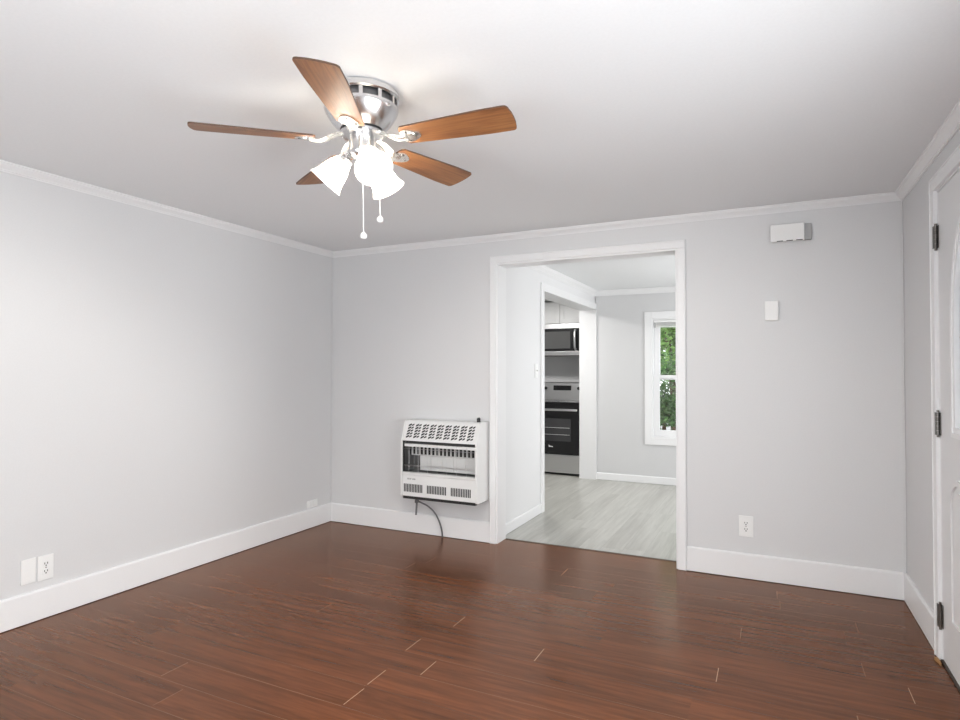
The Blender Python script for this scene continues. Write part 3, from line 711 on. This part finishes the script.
def blade_outline():
    r0, r1 = .165, FR; L = r1-r0
    def hw(t): return .049+.018*min(1, t*1.35)
    top = []; n = 14
    for i in range(n+1):
        t = i/n; top.append((r0+L*t, hw(t)))
    pts = []
    rc = .020                                          # tip corner
    w1 = hw(1)
    body = [(r0+.012+ (L-.012-rc)*i/n, hw((.012+(L-.012-rc)*i/n)/L)) for i in range(n+1)]
    up = [(r0, hw(0)-.018), (r0+.003, hw(0)-.008)]+body+[(r1-rc+rc*math.sin(a)*.75, w1-rc+rc*math.cos(a)) for a in [PI/2*j/6 for j in range(1, 7)]]
    up += [(r1-.003+.003*(1-(abs(w)/w1)), w) for w in (w1*.4,)]
    dn = [(x, -y) for x, y in up[::-1]]
    return up+[(r1, 0)]+dn
def make_blade(ang, first=None):
    Rz = Matrix.Rotation(ang, 4, 'Z')
    if first:
        irn, ch = first; o = irn.copy(); COL.objects.link(o); o.parent = fan; o.rotation_euler = (0, 0, ang)
        for x in ch:
            y = x.copy(); COL.objects.link(y); y.parent = o
        return
    # local frame: fan axis at origin, z relative to HC
    bz = BZ-HC
    tilt = Matrix.Translation((0, 0, bz)) @ Matrix.Rotation(-PITCHB, 4, 'X')
    bm = bmesh.new(); pts = blade_outline()
    prism(bm, [tilt @ Vector((x, y, 0)) for x, y in pts], tilt.to_3x3() @ Vector((0, 0, .006)))
    bld = obj('blade', bm, [M['blade'], M['blade_edge']], fan, local=True)
    for p in bld.data.polygons:
        if abs((tilt.to_3x3().inverted() @ p.normal).z) < .5: p.material_index = 1
    bld.rotation_euler = (0, 0, ang)
    bm = bmesh.new()                                   # cast arm from flywheel out under the blade root
    arm = [(.066, 0, -.150), (.095, 0, -.158), (.125, 0, -.176), (.150, 0, bz-.006), (.185, 0, bz-.0065)]
    ap = smooth_pts(arm, 5); n = len(ap); rows = []
    for i, p in enumerate(ap):
        t = i/(n-1); wd = .017+.012*abs(math.sin(t*PI*1.3-.4)); tl = Matrix.Rotation(-PITCHB*min(1, max(0, (t-.4)/.45)), 3, 'X')
        c_ = Vector((p.x, 0, p.z)); rows.append([bm.verts.new(c_+tl @ Vector((0, y, z))) for y, z in ((-wd, 0), (-wd*.6, -.006), (0, -.009), (wd*.6, -.006), (wd, 0), (0, .0015))])
    for a_, b_ in zip(rows, rows[1:]):
        for q in range(6): bm.faces.new((a_[q], a_[(q+1) % 6], b_[(q+1) % 6], b_[q]))
    bm.faces.new(rows[0][::-1]); bm.faces.new(rows[-1])
    iron = obj('blade_iron', bm, M['chrome'], fan, smooth=True, local=True); iron.rotation_euler = (0, 0, ang)
    bm = bmesh.new()                                   # scrolled pad under the blade
    pad = [(.196+.038*math.cos(a)*(1+.10*math.cos(3*a)), .034*math.sin(a)*(1+.10*math.cos(3*a))) for a in [2*PI*i/30 for i in range(30)]]
    prism(bm, [tilt @ Vector((x, y, -.0006)) for x, y in pad], tilt.to_3x3() @ Vector((0, 0, -.004)))
    padr = [(.196+.022*math.cos(a), .019*math.sin(a)) for a in [2*PI*i/24 for i in range(24)]]
    prism(bm, [tilt @ Vector((x, y, -.0047)) for x, y in padr], tilt.to_3x3() @ Vector((0, 0, -.003)))
    pd = obj('mounting_pad', bm, M['chrome'], iron, local=True)
    scs = []
    for x, y in ((.222, 0), (.19, .024), (.19, -.024)):
        bm = bmesh.new(); lathe(bm, [(.0045, -.0047), (.0040, -.0070), (.0, -.0075)], tilt @ Matrix.Translation((x, y, 0)), 12); scs.append(obj('screw', bm, M['hinge'], iron, smooth=True, local=True))
    return bld, (iron, [pd]+scs)
b0, irons = make_blade(A0)
for k in range(1, 5):
    a = A0+k*2*PI/5
    o = b0.copy(); COL.objects.link(o); o.parent = fan; o.rotation_euler = (0, 0, a)
    make_blade(a, irons)
# light kit
Rv = Vector((math.cos(YAW), math.sin(YAW), 0)); Fv = Vector((-math.sin(YAW), math.cos(YAW), 0))
for th in (27, 147, 262):
    t_ = math.radians(th); dh = (-Fv*math.cos(t_)+Rv*math.sin(t_)).normalized(); az = math.atan2(dh.y, dh.x)
    TILT = math.radians(44)
    ax = (dh*math.sin(TILT)+Vector((0, 0, -math.cos(TILT)))).normalized()
    p0 = Vector((FX, FY, HC-.231))+dh*.058
    q = Vector((0, 0, 1)).rotation_difference(ax).to_matrix().to_4x4(); MX = Matrix.Translation(p0) @ q
    bm = bmesh.new(); tube(bm, smooth_pts([Vector((FX, FY, HC-.215))+dh*.044, Vector((FX, FY, HC-.212))+dh*.060, p0+ax*.004], 5), .010, 10)
    lathe(bm, [(.0, -.006), (.018, -.004), (.029, .004), (.031, .018), (.028, .018)], MX, 28); arm = obj('lamp_holder', bm, M['nickel'], fan, smooth=True)
    bm = bmesh.new()
    pr = [(.0295, .012), (.031, .022), (.037, .036), (.044, .054), (.049, .074), (.053, .094), (.060, .112), (.067, .122)]
    lathe(bm, pr+[(r_-.003, z_) for r_, z_ in pr[::-1]], MX, 40); obj('glass_shade', bm, M['shade'], arm, smooth=True)['label'] = 'lit frosted white bell glass'
    bm = bmesh.new(); lathe(bm, [(.0, .014), (.012, .016), (.013, .034), (.022, .056), (.025, .070), (.020, .084), (.008, .092), (.0, .093)], MX, 24)
    bu = obj('bulb', bm, M['bulb'] if 'bulb' in M else M.setdefault('bulb', bulbmat()), arm, smooth=True)
    pl = bpy.data.lights.new('bulb_light', 'POINT'); pl.energy = 54; pl.shadow_soft_size = .018; pl.color = (1, .955, .89)
    po = bpy.data.objects.new('bulb_light', pl); COL.objects.link(po); po.location = p0+ax*.066
fan.rotation_mode = 'XYZ'
# pull chains
for (lat, fw, zt, zb) in ((.009, -.035, HC-.236, 1.778), (.060, .022, HC-.226, 1.850)):
    p = Vector((FX, FY, 0))+Rv*lat+Fv*fw
    bm = bmesh.new(); tube(bm, [(p.x, p.y, zt), (p.x, p.y, zb)], .0017, 8)
    if lat > .05: tube(bm, [(p.x, p.y, zt), (FX+Rv.x*.045, FY+Rv.y*.045, zt+.004)], .003, 8)
    ch = obj('pull_chain', bm, M['cord'], fan)
    bm = bmesh.new(); lathe(bm, [(.0, .012), (.005, .011), (.0115, .004), (.0125, -.003), (.009, -.011), (.0, -.014)], Matrix.Translation((p.x, p.y, zb-.008)), 20); obj('chain_pull', bm, M['cord'], ch, smooth=True)

# ------------------------------------------------------------------ outdoors beyond the dining window
g_ = struct('ground', bx(-8, 14, 3.9, 24, -.45, -.35), M['ground'])
def foliage(name, centre, rad, n, size, seed, m):
    rng = random.Random(seed); bm = bmesh.new(); tl = bm.faces.layers.float.new('tone')
    blobs = [(Vector((rng.gauss(0, .5), rng.gauss(0, .5), rng.gauss(0, .5))), rng.uniform(.25, .45)) for _ in range(26)]
    for i in range(n):
        bc, br = rng.choice(blobs); dv = Vector((rng.gauss(0, 1), rng.gauss(0, 1), rng.gauss(0, 1))).normalized()*br*rng.uniform(.6, 1)
        p = bc+dv; p = Vector(centre)+Vector((p.x*rad[0], p.y*rad[1], p.z*rad[2]))
        if p.z < -.34: continue
        a = Vector((rng.gauss(0, 1), rng.gauss(0, 1), rng.gauss(0, .7))).normalized(); b_ = a.orthogonal().normalized(); b_ = Matrix.Rotation(rng.uniform(0, 6.3), 3, a) @ b_
        s = size*rng.uniform(.6, 1.3); n_ = a.cross(b_)
        vs = [bm.verts.new(p+x) for x in (-a*s, b_*s*.42+n_*s*.1, a*s, -b_*s*.42+n_*s*.1)]
        f = bm.faces.new(vs); f[tl] = rng.random()
    return bm
def tree(name, label, cat, base, centre, rad, n, size, seed, m, tr):
    t = thing(name, label, cat, base)
    me = foliage('foliage', centre, rad, n, size, seed, m); obj('foliage', me, m, t)
    bm = bmesh.new(); tube(bm, smooth_pts([base, (base[0]+.05, base[1], base[2]+.8), (centre[0], centre[1], centre[2])], 6), [tr*(1-.035*i) for i in range(13)], 10); obj('trunk', bm, M['bark'], t, smooth=True)
    return t
tree('leafy_tree', 'bright green leafy tree outside the upper window sash', 'tree', (1.6, 8.6, -.35), (1.5, 8.6, 2.15), (1.9, 1.4, 1.25), 8500, .085, 3, M['leaf'], .09)
tree('green_shrub', 'dark green shrub outside the lower window sash', 'shrub', (1.7, 6.6, -.35), (1.65, 6.6, .62), (1.5, .8, .58), 9000, .05, 5, M['leafdark'], .04)
fan.rotation_euler = Matrix.Rotation(math.radians(1.0), 3, -Fv).to_euler(); fan.location.z = HC-.0026
